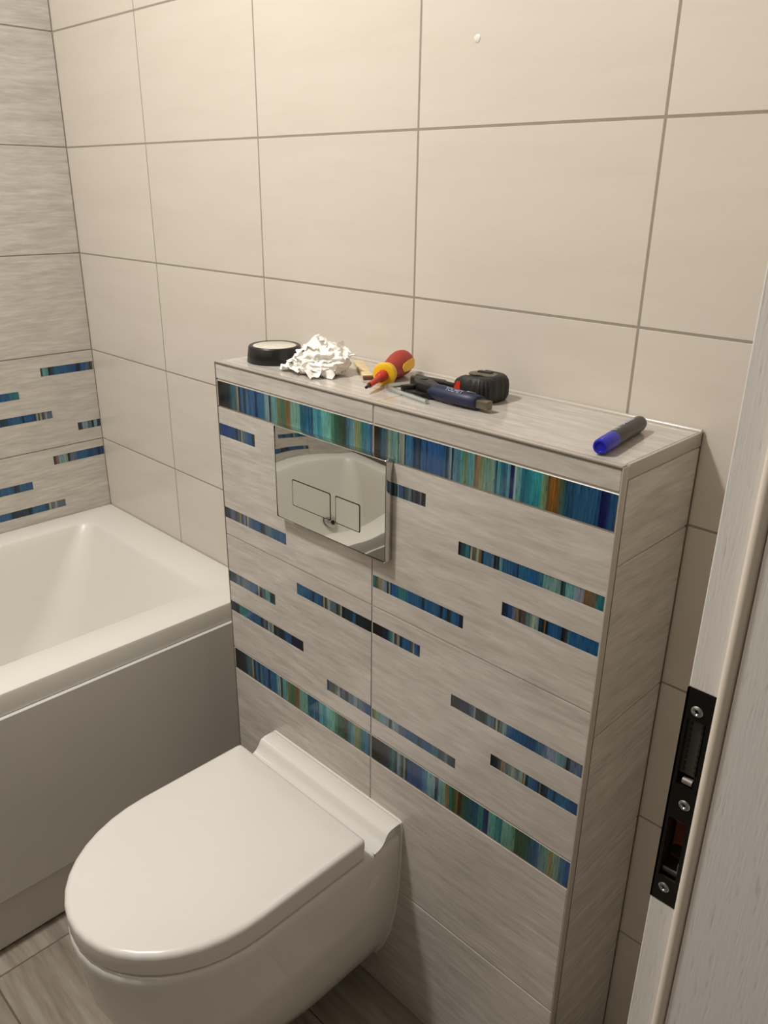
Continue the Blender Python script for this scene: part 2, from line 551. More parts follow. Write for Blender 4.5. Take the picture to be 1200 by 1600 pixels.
JX, JY = 1.9064, -0.479
door = empty('door_1', (JX, JY, 0)); tag(door, kind='structure')
PZ0, PZ1 = 0.9015, 1.1078
bm = bmesh.new()
box(bm, JX, 1.9295, JY, -0.43, 0, PZ0 - 0.0006, 0.0012)
box(bm, JX, 1.9295, JY, -0.43, PZ1 + 0.0006, 2.02, 0.0012)
bm_obj('rebate', bm, M_OAK, door)
bm = bmesh.new()
box(bm, JX + 0.0018, 1.9295, JY + 0.032, -0.43, PZ0 - 0.001, PZ1 + 0.001)
box(bm, JX + 0.0018, JX + 0.0032, JY + 0.0018, JY + 0.033, PZ0 - 0.001, PZ1 + 0.001)
box(bm, 1.9262, 1.9295, JY + 0.0018, JY + 0.033, PZ0 - 0.001, PZ1 + 0.001)
bm_obj('strike_recess', bm, M_FLAP2, door)
bm = bmesh.new(); box(bm, 1.9398, 2.075, JY - 0.0045, -0.43, 0, 2.02, 0.001)
bm_obj('jamb_lining', bm, M_OAK, door)
bm = bmesh.new(); box(bm, 1.9295, 1.9398, JY + 0.003, -0.43, 0, 2.02)
bm_obj('seal_groove', bm, M_OAK, door)
bm = bmesh.new()
ring = [(1.9287, -0.4805 + 0.004), (1.9287, -0.4815), (1.9298, -0.4855), (1.9325, -0.4875), (1.9355, -0.487), (1.9378, -0.4845), (1.9388, -0.481), (1.9388, -0.4765)]
loft(bm, [[Vector((x, y, 0.0)) for x, y in ring], [Vector((x, y, 2.02)) for x, y in ring]])
bm_obj('door_seal', bm, M_CREAMSEAL, door, 60)
# the opposite jamb and the head of the frame
bm = bmesh.new(); box(bm, JX, 2.075, -1.31, -1.281, 0, 2.02, 0.001); box(bm, JX, 2.075, -1.31, -0.43, 2.02, 2.06, 0.001)
bm_obj('frame_head', bm, M_OAK, door)

sp_ = empty('strike_plate', (1.917, JY, 1.0)); sp_.parent = door; sp_.matrix_basis = Matrix.Translation(Vector((1.917, JY, 1.0)) - Vector((JX, JY, 0)))


def sub(name, bm, m, smooth=None):
    me = bm_mesh(bm, smooth)
    return link(name, me, m, sp_, Matrix())


X0, X1 = 1.9060, 1.9286
LZ0, LZ1, BZ0, BZ1 = 1.0215, 1.0825, 0.9275, 0.9880
HX0, HX1 = 1.9100, 1.9243
bm = bmesh.new()
y0, y1 = JY - 0.0004, JY + 0.0016
for (xa, xb, za, zb) in ((X0, X1, PZ0, BZ0), (X0, HX0, BZ0, BZ1), (HX1, X1, BZ0, BZ1), (X0, X1, BZ1, LZ0), (X0, HX0, LZ0, LZ1), (HX1, X1, LZ0, LZ1), (X0, X1, LZ1, PZ1)):
    box(bm, xa, xb, y0, y1, za, zb)
box(bm, X0, X0 + 0.0016, y0, JY + 0.016, PZ0, PZ1)
sub('plate', bm, M_PLATE)
bm = bmesh.new()
box(bm, HX0 - 0.0010, HX1 - 0.0020, JY + 0.0035, JY + 0.012, 1.0300, LZ1 + 0.001, 0.001)
sub('latch_plate', bm, M_FLAP)
bm = bmesh.new()
for k in range(9):
    z = 1.034 + k * 0.0052
    box(bm, HX1 - 0.0034, HX1 - 0.0020, JY + 0.0026, JY + 0.004, z, z + 0.0026)
    box(bm, HX0 + 0.0022, HX0 + 0.0034, JY + 0.0026, JY + 0.004, z, z + 0.0026)
sub('latch_teeth', bm, M_DARKLINE)
bm = bmesh.new()
lathe(bm, (1.9140, JY + 0.003, 1.0252), (1, 0, 0), [(0, 0.001), (0, 0.003), (0.0078, 0.003), (0.0078, 0.001)], 14)
sub('latch_tongue', bm, mat('pale_metal_tongue', (170, 160, 158), 0.3, metal=0.7), 40)
bm = bmesh.new()
box(bm, HX0 - 0.003, HX1 + 0.001, JY + 0.020, JY + 0.0305, BZ0 - 0.002, BZ1 + 0.002)
box(bm, HX1, HX1 + 0.0012, JY + 0.002, JY + 0.03, BZ0, BZ1)
sub('bolt_pocket', bm, M_WOODIN)
bm = bmesh.new()
lathe(bm, (1.9150, JY + 0.018, 0.9420), (0, 1, 0), [(0, 0.0001), (0, 0.0052), (0.0025, 0.0052), (0.0025, 0.0001)], 16)
sub('bolt_hole', bm, M_DARKLINE)
bm = bmesh.new()
box(bm, HX0, HX1, JY + 0.004, JY + 0.02, BZ0, BZ0 + 0.0065, 0.0008)
box(bm, HX1 - 0.0022, HX1, JY + 0.004, JY + 0.014, BZ0 + 0.006, BZ0 + 0.016, 0.0005)
sub('bolt_lip', bm, M_STEEL)
bm = bmesh.new(); box(bm, HX0 + 0.005, HX1 - 0.003, JY + 0.0006, JY + 0.003, BZ1 - 0.0012, BZ1 + 0.0002)
sub('bolt_edge', bm, M_STEEL)
for (sx_, sz_) in ((1.9160, 1.0908), (1.9198, 1.0049), (1.9162, 0.9171)):
    bm = bmesh.new()
    lathe(bm, (sx_, y0 + 0.0003, sz_), (0, -1, 0), [(0, 0.0046), (0.0006, 0.0046), (0.0015, 0.0036), (0.0019, 0.0022), (0.0015, 0.0018), (0.0003, 0.0012), (0.0003, 0.0001)], 22)
    for a in (0.4, 0.4 + math.pi / 2):
        c, s = math.cos(a) * 0.0026, math.sin(a) * 0.0026
    sub('screw', bm, M_STEEL, 45)

# ------------------------------------------------------------------ cistern boxing
bx = empty('cistern_boxing', (XJ, BY / 2, 0))
tag(bx, 'tiled half-height boxing behind the toilet with bands and dashes of turquoise striped glass', 'boxing')
MX = basis((0, BY, 0), (1, 0, 0), (0, 0, 1))           # front
MS = basis((BX1, 0, 0), (0, 1, 0), (0, 0, 1))          # right side
MT = basis((0, 0, ZT), (1, 0, 0), (0, 1, 0))           # top
bm = bmesh.new()
box(bm, BX0 + 0.003, BX1 - 0.0022, BY + 0.0016, -0.002, 0.0, ZT - 0.0016)
bm_obj('core', bm, M_GROUT_PALE, bx)

A1 = [(0.008, (22, 20, 20)), (0.057, (34, 38, 48)), (0.086, (22, 44, 66)), (0.111, (50, 104, 118)), (0.139, (64, 92, 112)), (0.154, (152, 152, 132)), (0.163, (18, 34, 64)),
      (0.182, (44, 104, 152)), (0.201, (22, 42, 84)), (0.219, (54, 112, 152)), (0.237, (30, 82, 142)), (0.256, (40, 100, 162)), (0.283, (12, 34, 84)), (0.301, (12, 98, 152)),
      (0.341, (22, 102, 152)), (0.35, (102, 152, 172)), (0.372, (142, 172, 182)), (0.38, (10, 20, 46)), (0.397, (92, 152, 162)), (0.423, (82, 152, 156)), (0.436, (112, 112, 64)),
      (0.457, (62, 112, 92)), (0.478, (64, 104, 84)), (0.491, (122, 94, 44)), (0.507, (112, 84, 44)), (0.524, (112, 162, 152)), (0.581, (84, 152, 156)), (0.585, (4, 92, 122)),
      (0.608, (4, 84, 122)), (0.628, (4, 112, 152)), (0.636, (4, 52, 122)), (0.648, (4, 132, 162)), (0.652, (12, 42, 94)), (0.667, (62, 162, 182)), (0.69, (4, 122, 152)),
      (0.717, (84, 172, 176)), (0.751, (92, 172, 166)), (0.773, (62, 132, 112)), (0.792, (24, 92, 82)), (0.817, (38, 78, 54)), (0.842, (34, 58, 48)), (0.86, (42, 92, 112)),
      (0.878, (72, 132, 162)), (0.899, (112, 152, 156)), (0.91, (132, 132, 84)), (0.924, (112, 142, 92)), (0.944, (32, 112, 132)), (0.975, (42, 122, 152)), (0.992, (22, 82, 152))]
A2 = [(0.0, (46, 42, 32)), (0.021, (42, 42, 42)), (0.027, (26, 42, 62)), (0.04, (52, 92, 112)), (0.054, (42, 82, 112)), (0.073, (132, 148, 132)), (0.089, (82, 132, 132)),
      (0.112, (112, 162, 162)), (0.124, (22, 42, 62)), (0.128, (122, 142, 142)), (0.15, (152, 152, 142)), (0.156, (16, 26, 42)), (0.162, (32, 112, 162)), (0.19, (22, 92, 152)),
      (0.199, (16, 42, 72)), (0.212, (32, 72, 112)), (0.227, (20, 40, 64)), (0.236, (32, 92, 152)), (0.26, (16, 52, 102)), (0.266, (16, 82, 152)), (0.301, (16, 86, 156)),
      (0.33, (12, 76, 142)), (0.345, (16, 102, 152)), (0.35, (16, 32, 62)), (0.365, (92, 132, 172)), (0.37, (132, 162, 182)), (0.376, (10, 20, 36)), (0.384, (72, 122, 152)),
      (0.407, (52, 112, 142)), (0.415, (62, 142, 146)), (0.434, (102, 122, 62)), (0.445, (62, 142, 152)), (0.467, (92, 152, 162)), (0.475, (112, 92, 72)), (0.486, (142, 112, 82)),
      (0.497, (122, 132, 92)), (0.515, (102, 142, 132)), (0.549, (112, 152, 146)), (0.56, (42, 112, 142)), (0.565, (16, 32, 72)), (0.57, (62, 152, 166)), (0.583, (22, 112, 142)),
      (0.595, (22, 82, 132)), (0.611, (72, 152, 172)), (0.621, (12, 32, 92)), (0.633, (4, 42, 112)), (0.638, (152, 182, 182)), (0.645, (92, 162, 172)), (0.665, (4, 112, 142)),
      (0.68, (4, 106, 142)), (0.699, (4, 142, 162)), (0.735, (22, 152, 166)), (0.742, (112, 152, 112)), (0.751, (112, 132, 112)), (0.763, (92, 82, 32)), (0.775, (152, 96, 22)),
      (0.789, (132, 86, 26)), (0.8, (102, 92, 52)), (0.816, (52, 92, 92)), (0.83, (22, 72, 112)), (0.861, (26, 86, 132)), (0.893, (26, 92, 142)), (0.936, (22, 72, 132)),
      (0.947, (12, 22, 84)), (0.964, (14, 28, 98)), (0.978, (26, 76, 132))]
A4 = [(0.0, (16, 13, 11)), (0.039, (16, 16, 14)), (0.078, (12, 32, 52)), (0.105, (16, 62, 82)), (0.124, (32, 112, 122)), (0.143, (16, 16, 22)), (0.157, (122, 152, 172)),
      (0.172, (82, 112, 132)), (0.18, (12, 22, 32)), (0.194, (132, 152, 132)), (0.202, (16, 42, 62)), (0.216, (16, 72, 132)), (0.264, (16, 62, 132)), (0.299, (22, 102, 162)),
      (0.327, (102, 162, 182)), (0.358, (112, 152, 172)), (0.369, (10, 20, 42)), (0.386, (102, 152, 172)), (0.409, (112, 162, 152)), (0.426, (142, 112, 52)), (0.443, (22, 112, 112)),
      (0.459, (42, 82, 42)), (0.479, (112, 92, 32)), (0.489, (62, 26, 12)), (0.509, (42, 82, 52)), (0.534, (12, 82, 102)), (0.573, (12, 72, 112)), (0.591, (32, 122, 122)),
      (0.616, (22, 62, 122)), (0.632, (12, 24, 60)), (0.641, (112, 152, 182)), (0.647, (82, 162, 166)), (0.675, (32, 132, 142)), (0.695, (12, 102, 122)), (0.705, (92, 162, 152)),
      (0.749, (92, 142, 126)), (0.766, (42, 82, 52)), (0.807, (32, 82, 62)), (0.835, (22, 82, 112)), (0.863, (32, 92, 152)), (0.872, (92, 132, 142)), (0.904, (112, 152, 142)),
      (0.918, (142, 122, 42)), (0.932, (122, 152, 142)), (0.959, (62, 112, 142)), (0.982, (32, 82, 152))]
ROWF = [0.0, 0.279, 0.531, 0.581, 0.831, 1.0815, 1.131, ZT]
# dashes of glass: absolute x, z on the front, colour code
DASH = {
    (0, 4): [((BX0 + 0.002, 1.0027, 1.0275, 1.0505), 'B16 n2 s2 k1 w1 s5 b4 d3'), ((BX0 + 0.002, 1.0802, 0.8655, 0.8875), 'n4 s3 d3 O1 d2 p1 k1 w1 s2 b6 n3 s4 b9')],
    (1, 4): [((XJ + 0.0012, 1.4007, 1.0300, 1.0505), 'k3 n8 k1 p1 d3 s1 k1 p1 b3 k1 d3 s2 k1 d2 k3 s1 k3'),
             ((1.4637, 1.6912, 0.9772, 0.9980), 'k2 d5 t4 k1 w2 r4 w2 o3 k2 b8 s2 k2 d2 k1 T3 b14 n1 b22 T7 p8 k4 T8 p7 o10 t6'),
             ((XJ + 0.0012, 1.4794, 0.8645, 0.8862), 't2 g3 O3 p4 k2 p1 k1 b6 t7 b12 n2 b12 k2 b3 k3 b6 n3'),
             ((1.5438, 1.6912, 0.9137, 0.9346), 'n5 B4 s4 o2 d2 r4 s5 w3 p3 d3 k2 o1 k2 b11 k5 s1 b14 b9')],
    (0, 3): [((BX0 + 0.002, 1.0414, 0.7300, 0.7530), 'd6 s3 n1 s6 b6 k1 w1 k2 s3 T3 d4'), ((BX0 + 0.002, 1.1191, 0.6648, 0.6870), 'd4 k2 s1 t7 b8 n2 s2 k1 w1 s2 w1 k2 d2 k4 b4 n5 k3'),
             ((1.1059, XJ - 0.0012, 0.7790, 0.8018), 'b12 n2 b6 k1 w1 k2 w2 s5 k3 w1 k2 n6 b2 k3 n4 k4'), ((1.1825, XJ - 0.0012, 0.6150, 0.6375), 'n1 s4 o2 s3 w2 d2 s3 k3 s5 p3 s7 B5')],
    (1, 3): [((XJ + 0.0012, 1.3995, 0.7805, 0.8018), 'k8 n5 t3 w1 d2 O1 p1 k2 b6 d2 w1 b3 k1'), ((1.4648, 1.6912, 0.7257, 0.7475), 'k5 n6 d3 p1 n5 k2 s4 k1 w1 k1 g2 p2 b9 B7 b6 p5 T5 k2 s6'),
             ((XJ + 0.0012, 1.4796, 0.6155, 0.6352), 'g2 O2 T4 p5 k2 p5 s5 b8 d3 b7 t4 d4 s2 d3 k2'), ((1.5442, 1.6912, 0.6617, 0.6828), 'k5 d3 O3 s4 w4 s3 w2 r1 w1 k2 b7 k1 s1 k5 b4 n1 b10 B5')],
}
xs_ = [BX0, XJ, BX1]
for i in range(2):
    for j in range(len(ROWF) - 1):
        x0, x1, z0, z1 = xs_[i], xs_[i + 1], ROWF[j], ROWF[j + 1]
        if j in (2, 5):
            st = {(0, 5): A1, (1, 5): A2, (0, 2): A1, (1, 2): A4}[i, j]
            t = lay(bx, MX, x0, x1, z0, z1, M_DARKLINE, name='border_tile', t=0.006)
            t.data = t.data.copy(); t.data.materials.clear(); t.data.materials.append(M_TRIM)
            add_strip(t, MX @ Matrix.Translation((0, 0, 0.0012)), x0 + G + 0.0009, x1 - G - 0.0009, z0 + G + 0.0008, z1 - G - 0.0008, st, gain=0.80, name='striped_glass')
            continue
        dash = DASH.get((i, j), [])
        t = lay(bx, MX, x0, x1, z0, z1, M_GREY, holes=[d[0] for d in dash])
        for (a, b_, c, d), code in dash:
            add_strip(t, MX, a + 0.0003, b_ - 0.0003, c + 0.0003, d - 0.0003, code_stops(code), gain=0.80)
SIDE = [0.0, 0.0327, 0.2827, 0.5327, 0.7827, 1.0327, ZT - 0.019]
for j in range(len(SIDE) - 1):
    lay(bx, MS, BY + 0.014, -0.0015, SIDE[j], SIDE[j + 1], M_GREY)
for (a, b_) in ((BX0 + 0.003, XJ), (XJ, BX1 - 0.003)):
    lay(bx, MT, a, b_, BY + 0.010, -0.003, M_GREY, g=0.0008)
bm = bmesh.new(); box(bm, BX1 - 0.0012, BX1 + 0.0006, BY - 0.0006, BY + 0.0135, 0, ZT - 0.0012, 0.0008)
bm_obj('corner_trim', bm, M_TRIM, bx, 30)
bm = bmesh.new(); box(bm, BX0 - 0.0006, BX1 - 0.0012, BY - 0.0006, BY + 0.0098, ZT - 0.0022, ZT + 0.0006, 0.0006)
bm_obj('edge_trim', bm, M_TRIM, bx, 30)
bm = bmesh.new(); box(bm, BX0 + 0.001, BX1 - 0.0012, BY - 0.0007, BY + 0.002, ZT - 0.0042, ZT - 0.0023)
bm_obj('trim_joint', bm, M_TRIMD, bx)
bm = bmesh.new(); box(bm, BX1 - 0.003, BX1 + 0.0010, -0.0042, -0.0011, 0, ZT - 0.001)
bm_obj('corner_joint', bm, M_GROUT_DARK, bx)
bm = bmesh.new(); box(bm, BX1 - 0.0014, BX1 + 0.0007, BY + 0.0136, BY + 0.0146, 0, ZT - 0.019)
bm_obj('trim_joint', bm, M_TRIMD, bx)
bm = bmesh.new(); box(bm, BX1 - 0.003, BX1 + 0.0006, BY + 0.0136, -0.001, ZT - 0.0185, ZT + 0.0004, 0.0006)
bm_obj('edge_trim', bm, M_TRIM, bx, 30)
bm = bmesh.new(); box(bm, BX0 - 0.0012, BX0 + 0.0022, BY - 0.0004, BY + 0.012, 0, ZT - 0.0023, 0.0005)
bm_obj('corner_trim', bm, M_TRIMD, bx, 30)
bm = bmesh.new()
tube(bm, [(BX0, -0.0042, ZT + 0.0008), (1.2, -0.0044, ZT + 0.001), (1.5, -0.0042, ZT + 0.0008), (BX1, -0.0044, ZT + 0.001)], 0.0032, 10)
bm_obj('sealant', bm, mat('clear_sealant', (196, 188, 176), 0.12), bx, 60)

# ------------------------------------------------------------------ bathtub
tub = empty('bathtub', (0.37, -0.7, 0))
tag(tub, 'white acrylic bathtub with broad flat rim and white side panel in the tiled corner', 'bathtub')
TY = YF + 0.002
bm = bmesh.new()
L_ = [(0.002, 0.742, TY, -0.002, 0.005, 0.5380), (0.002, 0.7425, TY, -0.002, 0.006, 0.5775), (0.0035, 0.7410, TY + 0.0015, -0.0035, 0.006, 0.5820), (0.008, 0.7365, TY + 0.006, -0.008, 0.006, 0.5835),
      (0.076, 0.650, TY + 0.10, -0.102, 0.034, 0.5838), (0.0785, 0.647, TY + 0.103, -0.105, 0.036, 0.5822), (0.082, 0.643, TY + 0.107, -0.110, 0.039, 0.5760), (0.088, 0.635, TY + 0.115, -0.122, 0.048, 0.555),
      (0.108, 0.613, TY + 0.132, -0.165, 0.075, 0.47), (0.125, 0.595, TY + 0.148, -0.225, 0.095, 0.36), (0.146, 0.574, TY + 0.168, -0.30, 0.11, 0.26), (0.175, 0.545, TY + 0.2, -0.38, 0.11, 0.195),
      (0.225, 0.495, TY + 0.26, -0.46, 0.09, 0.172), (0.30, 0.42, TY + 0.36, -0.58, 0.05, 0.168)]
loft(bm, [rrect(a, b_, c, d, r, z, 10) for a, b_, c, d, r, z in L_], cap0=False)
bm_obj('tub_shell', bm, M_ACRYLIC, tub, 50)
bm = bmesh.new()
sec = [(0.747, 0.5365), (0.7490, 0.5350), (0.7490, 0.1360), (0.7470, 0.1335), (0.7345, 0.1290), (0.7325, 0.1260), (0.7325, 0.0065), (0.718, 0.0065), (0.718, 0.5365)]
loft(bm, [[Vector((x, TY, z)) for x, z in sec], [Vector((x, -0.002, z)) for x, z in sec]])
bm_obj('side_panel', bm, M_PANEL, tub, 30)
bm = bmesh.new()
box(bm, 0.690, 0.724, TY + 0.02, -0.02, 0.0, 0.0065)
bm_obj('shadow_gap', bm, M_DARKLINE, tub)
ov = empty('overflow', (0, 0, 0)); ov.parent = tub; ov.matrix_basis = tub.matrix_basis.inverted()
bm = bmesh.new()
oc = Vector((0.130, -1.163, 0.335)); od = Vector((1.0, 0.0, 0.18))
lathe(bm, oc, od, [(-0.01, 0.030), (0.006, 0.031), (0.016, 0.031), (0.022, 0.026), (0.0225, 0.012), (0.018, 0.010), (0.018, 0.0005)], 28)
link('overflow_cap', bm_mesh(bm, 50), M_CHROME, ov, Matrix())
bm = bmesh.new()
lathe(bm, oc + od.normalized() * 0.0182, od, [(0, 0.0005), (0, 0.0095), (0.001, 0.0095), (0.001, 0.0005)], 20)
lathe(bm, oc + od.normalized() * 0.003, od, [(0, 0.0300), (0, 0.0322), (0.0035, 0.0322), (0.0035, 0.0300)], 28)
link('overflow_slot', bm_mesh(bm), M_DARKLINE, ov, Matrix())

# ------------------------------------------------------------------ toilet
wc = empty('wall_hung_toilet', (1.197, BY, 0.07))
tag(wc, 'white wall-hung toilet with closed D-shaped lid below the flush plate', 'toilet')
WX = 1.197


def dsec(hw, yb, yf, z, n=20, rb=0.012, ex=2.0, depth=None):
    """D outline: straight back at yb, straight sides, rounded front reaching yf"""
    dp = depth if depth else min(abs(yf - yb) * 0.6, 0.205)
    ys = yf + dp
    pts = []
    for k in range(5):
        t = R(90 - 90 * k / 4)
        pts.append((hw - rb + rb * math.cos(t), yb - rb + rb * math.sin(t)))
    for k in range(1, 4):
        pts.append((hw, yb - rb + (ys - yb + rb) * k / 4))
    for k in range(n + 1):
        t = math.pi * k / n
        c, s = math.cos(t), math.sin(t)
        pts.append((hw * math.copysign(abs(c) ** (2 / ex), c), ys - dp * abs(s) ** (2 / ex)))
    for k in range(3, 0, -1):
        pts.append((-hw, yb - rb + (ys - yb + rb) * k / 4))
    for k in range(5):
        t = R(180 - 90 * k / 4)
        pts.append((-hw + rb + rb * math.cos(t), yb - rb + rb * math.sin(t)))
    return [Vector((WX + x, y, z)) for x, y in pts]


bm = bmesh.new()
yb = BY - 0.004
S_ = [(0.100, -0.500, 0.070), (0.113, -0.528, 0.076), (0.120, -0.548, 0.088), (0.134, -0.590, 0.115), (0.152, -0.640, 0.165), (0.1635, -0.674, 0.225), (0.1705, -0.692, 0.285), (0.1740, -0.7015, 0.345),
      (0.1760, -0.7055, 0.390), (0.1760, -0.7065, 0.4015), (0.1748, -0.7052, 0.4085), (0.1720, -0.7020, 0.4120), (0.166, -0.696, 0.4130)]
loft(bm, [dsec(hw, yb, yf, z, rb=0.003) for hw, yf, z in S_])
# raised ledge along the wall
prof = [(yb, 0.40), (yb, 0.4375), (yb - 0.003, 0.4395), (yb - 0.022, 0.4395), (yb - 0.030, 0.4370), (yb - 0.0345, 0.4320), (yb - 0.038, 0.4250), (yb - 0.043, 0.4195), (yb - 0.050, 0.4150), (yb - 0.062, 0.4130), (yb - 0.062, 0.40)]
rings = []
for xx, sc in ((-0.1690, 0.55), (-0.1735, 0.85), (-0.1752, 0.97), (-0.1755, 1.0), (0.1755, 1.0), (0.1752, 0.97), (0.1735, 0.85), (0.1690, 0.55)):
    zz = lambda z, s: 0.40 + (z - 0.40) * (1 if z <= 0.416 else 1) - (1 - s) * max(0, 0.010)
    rings.append([Vector((WX + xx, y, z - (1 - sc) * 0.010 if z > 0.401 else z)) for y, z in prof])
loft(bm, rings)
bm_obj('bowl', bm, M_CERAMIC, wc, 42)
bm = bmesh.new()
gs = [(0.098, 0.066), (0.123, 0.086), (0.137, 0.114), (0.155, 0.165), (0.1665, 0.225), (0.1735, 0.285), (0.1770, 0.345), (0.1785, 0.43), (0.176, 0.4395), (0.170, 0.442)]
pl = [(WX + x, z) for x, z in gs] + [(WX - x, z) for x, z in reversed(gs)]
loft(bm, [[Vector((x, BY - 0.0002, z)) for x, z in pl], [Vector((x, BY - 0.0046, z)) for x, z in pl]])
bm_obj('sealant', bm, M_SEAL, wc, 40)
bm = bmesh.new()
loft(bm, [dsec(0.1640, -0.296, -0.694, 0.4128), dsec(0.1640, -0.296, -0.694, 0.4165), dsec(0.1665, -0.293, -0.6965, 0.4168), dsec(0.1665, -0.293, -0.6965, 0.4285)])
bm_obj('seat', bm, M_LID, wc, 40)
bm = bmesh.new()
LD = [(0.1705, -0.7020, 0.4160), (0.1722, -0.7040, 0.4172), (0.1728, -0.7050, 0.4220), (0.1735, -0.7060, 0.4480), (0.1728, -0.7052, 0.4530), (0.1705, -0.7025, 0.4562), (0.1660, -0.6975, 0.4578), (0.12, -0.63, 0.4586)]
loft(bm, [dsec(hw, -0.288 - (0.1735 - hw) * (1.0 if k < 7 else 0.9), yf, z, rb=0.006 if k < 7 else 0.004) for k, (hw, yf, z) in enumerate(LD)])
bm_obj('lid', bm, M_LID, wc, 50)
bm = bmesh.new()
prr = rrect(-0.011, 0.011, -0.0085, 0.0085, 0.003, 0, 4)
cap_m = basis((WX + 0.1752, -0.2725, 0.352), (0, 1, 0), (0, 0, 1))
loft(bm, [[cap_m @ Vector((p.x + 0.006 * p.y / 0.0085 * 0.6, p.y, h)) for p in prr] for h in (-0.01, 0.0008)])
bm_obj('fixing_cap', bm, M_SEAL, wc, 30)

# ------------------------------------------------------------------ flush plate
fp = empty('flush_plate', (1.205, BY, 1.0055))
tag(fp, 'mirror-polished chrome dual flush plate mounted on the boxing above the toilet', 'flush plate')
FX0, FX1, FZ0, FZ1, FT = 1.0755, 1.3365, 0.9235, 1.0872, 0.0145
bm = bmesh.new()
rr_ = lambda ins, y, r: [Vector((p.x, y, p.y)) for p in rrect(FX0 + ins, FX1 - ins, FZ0 + ins, FZ1 - ins, r, 0, 4)]
loft(bm, [rr_(0.0, BY - 0.0003, 0.003), rr_(0.0, BY - FT + 0.0014, 0.003), rr_(0.0004, BY - FT + 0.0004, 0.003), rr_(0.0014, BY - FT, 0.002)], cap1=False)
# slightly dished mirror face
nx_, nz_ = 24, 16
g_ = [[bm.verts.new((FX0 + 0.0014 + (FX1 - FX0 - 0.0028) * i / nx_, BY - FT, FZ0 + 0.0014 + (FZ1 - FZ0 - 0.0028) * j / nz_)) for j in range(nz_ + 1)] for i in range(nx_ + 1)]
for i in range(nx_ + 1):
    for j in range(nz_ + 1):
        u_, v_ = 2 * i / nx_ - 1, 2 * j / nz_ - 1
        g_[i][j].co.y += 0.0009 * (abs(u_) ** 4) * (1 if u_ > 0 else 0.7) + 0.0006 * abs(v_) ** 4
for i in range(nx_):
    for j in range(nz_):
        bm.faces.new((g_[i][j], g_[i + 1][j], g_[i + 1][j + 1], g_[i][j + 1]))
bm_obj('face_plate', bm, M_CHROME, fp, 40)
for (a, b_) in ((1.1203, 1.2150), (1.2262, 1.2821)):
    bm = bmesh.new()
    q = lambda ins, y: [Vector((p.x, y, p.y)) for p in rrect(a + ins, b_ - ins, 0.9572 + ins, 1.0037 - ins, 0.003, 0, 4)]
    loft(bm, [q(0, BY - FT + 0.001), q(0, BY - FT - 0.0003)])
    gp = bm_obj('button_gap', bm, M_DARKLINE, fp)
    bm = bmesh.new()
    loft(bm, [q(0.0015, BY - FT), q(0.0015, BY - FT - 0.0006)])
    bm_obj('button', bm, M_CHROME, fp)

# ------------------------------------------------------------------ things on the boxing
M_TAPE = mat('black_tape', (20, 19, 18), 0.34)
M_LINER = mat('pale_tape_liner', (214, 208, 192), 0.25, var=0.04, vscale=60)
tr = empty('tape_roll', (0.966, -0.124, ZT))
tag(tr, 'black roll of wide tape with pale disc on top, left of the tissue', 'tape')
bm = bmesh.new()
lathe(bm, (0.966, -0.124, ZT + 0.0003), (0, 0, 1), [(0, 0.030), (0, 0.0490), (0.001, 0.0494), (0.0255, 0.0460), (0.0275, 0.0448), (0.0282, 0.0430), (0.0276, 0.0385), (0.0268, 0.0380), (0.026, 0.030)], 48)
bm_obj('tape_winding', bm, M_TAPE, tr, 40)
bm = bmesh.new()
lathe(bm, (0.966, -0.124, ZT + 0.024), (0, 0, 1), [(0, 0.0378), (0.0032, 0.0386), (0.0038, 0.0370), (0.0036, 0.001)], 40)
bm_obj('inner_disc', bm, M_LINER, tr, 40)
# crumpled tissue
M_TISSUE = mat('white_tissue', (246, 243, 236), 0.9, bump=0.2, bscale=250)
M_TISSUE.node_tree.nodes['Principled BSDF'].inputs['Subsurface Weight'].default_value = 0.0
rng = random.Random(8)
bm = bmesh.new()
TCX, TCY = 1.095, -0.128


def sheet(cx, cy, cz, su, sv, az, tilt, roll, seed, fold=0.010, n=44):
    """a scrunched square of paper: long creases from folded noise, curling rim"""
    M_ = Matrix.Translation((cx, cy, cz)) @ Matrix.Rotation(az, 4, 'Z') @ Matrix.Rotation(tilt, 4, 'X') @ Matrix.Rotation(roll, 4, 'Y')
    off = Vector((seed * 3.1, seed * 1.7, seed * 0.9))
    vs = []
    for i in range(n + 1):
        row = []
        for j in range(n + 1):
            u, v = 2 * i / n - 1, 2 * j / n - 1
            p = Vector((u, v, 0))
            a = 1 - 2 * abs(noise.noise(p * 1.3 + off)) * 1.6
            b_ = 1 - 2 * abs(noise.noise(p * 2.9 + off * 2))
            c = 1 - 2 * abs(noise.noise(Vector((u * 6.5, v * 3.0, 0)) + off * 3))
            h = a * 1.0 + b_ * 0.5 + c * 0.10
            e = max(abs(u), abs(v))
            wob = Vector((noise.noise(p * 2.2 + off * 5), noise.noise(p * 2.2 + off * 7), 0)) * 0.28
            dome = 0.9 * (1 - (u * u + v * v) * 0.5)
            q = Vector(((u + wob.x) * su, (v + wob.y) * sv, fold * h + fold * dome * 1.2))
            w_ = M_ @ q
            w_.z = max(w_.z, ZT + 0.0006 + 0.0008 * (1 + noise.noise(p * 4 + off)))
            row.append(bm.verts.new(w_))
        vs.append(row)
    for i in range(n):
        for j in range(n):
            bm.faces.new((vs[i][j], vs[i + 1][j], vs[i + 1][j + 1], vs[i][j + 1]))


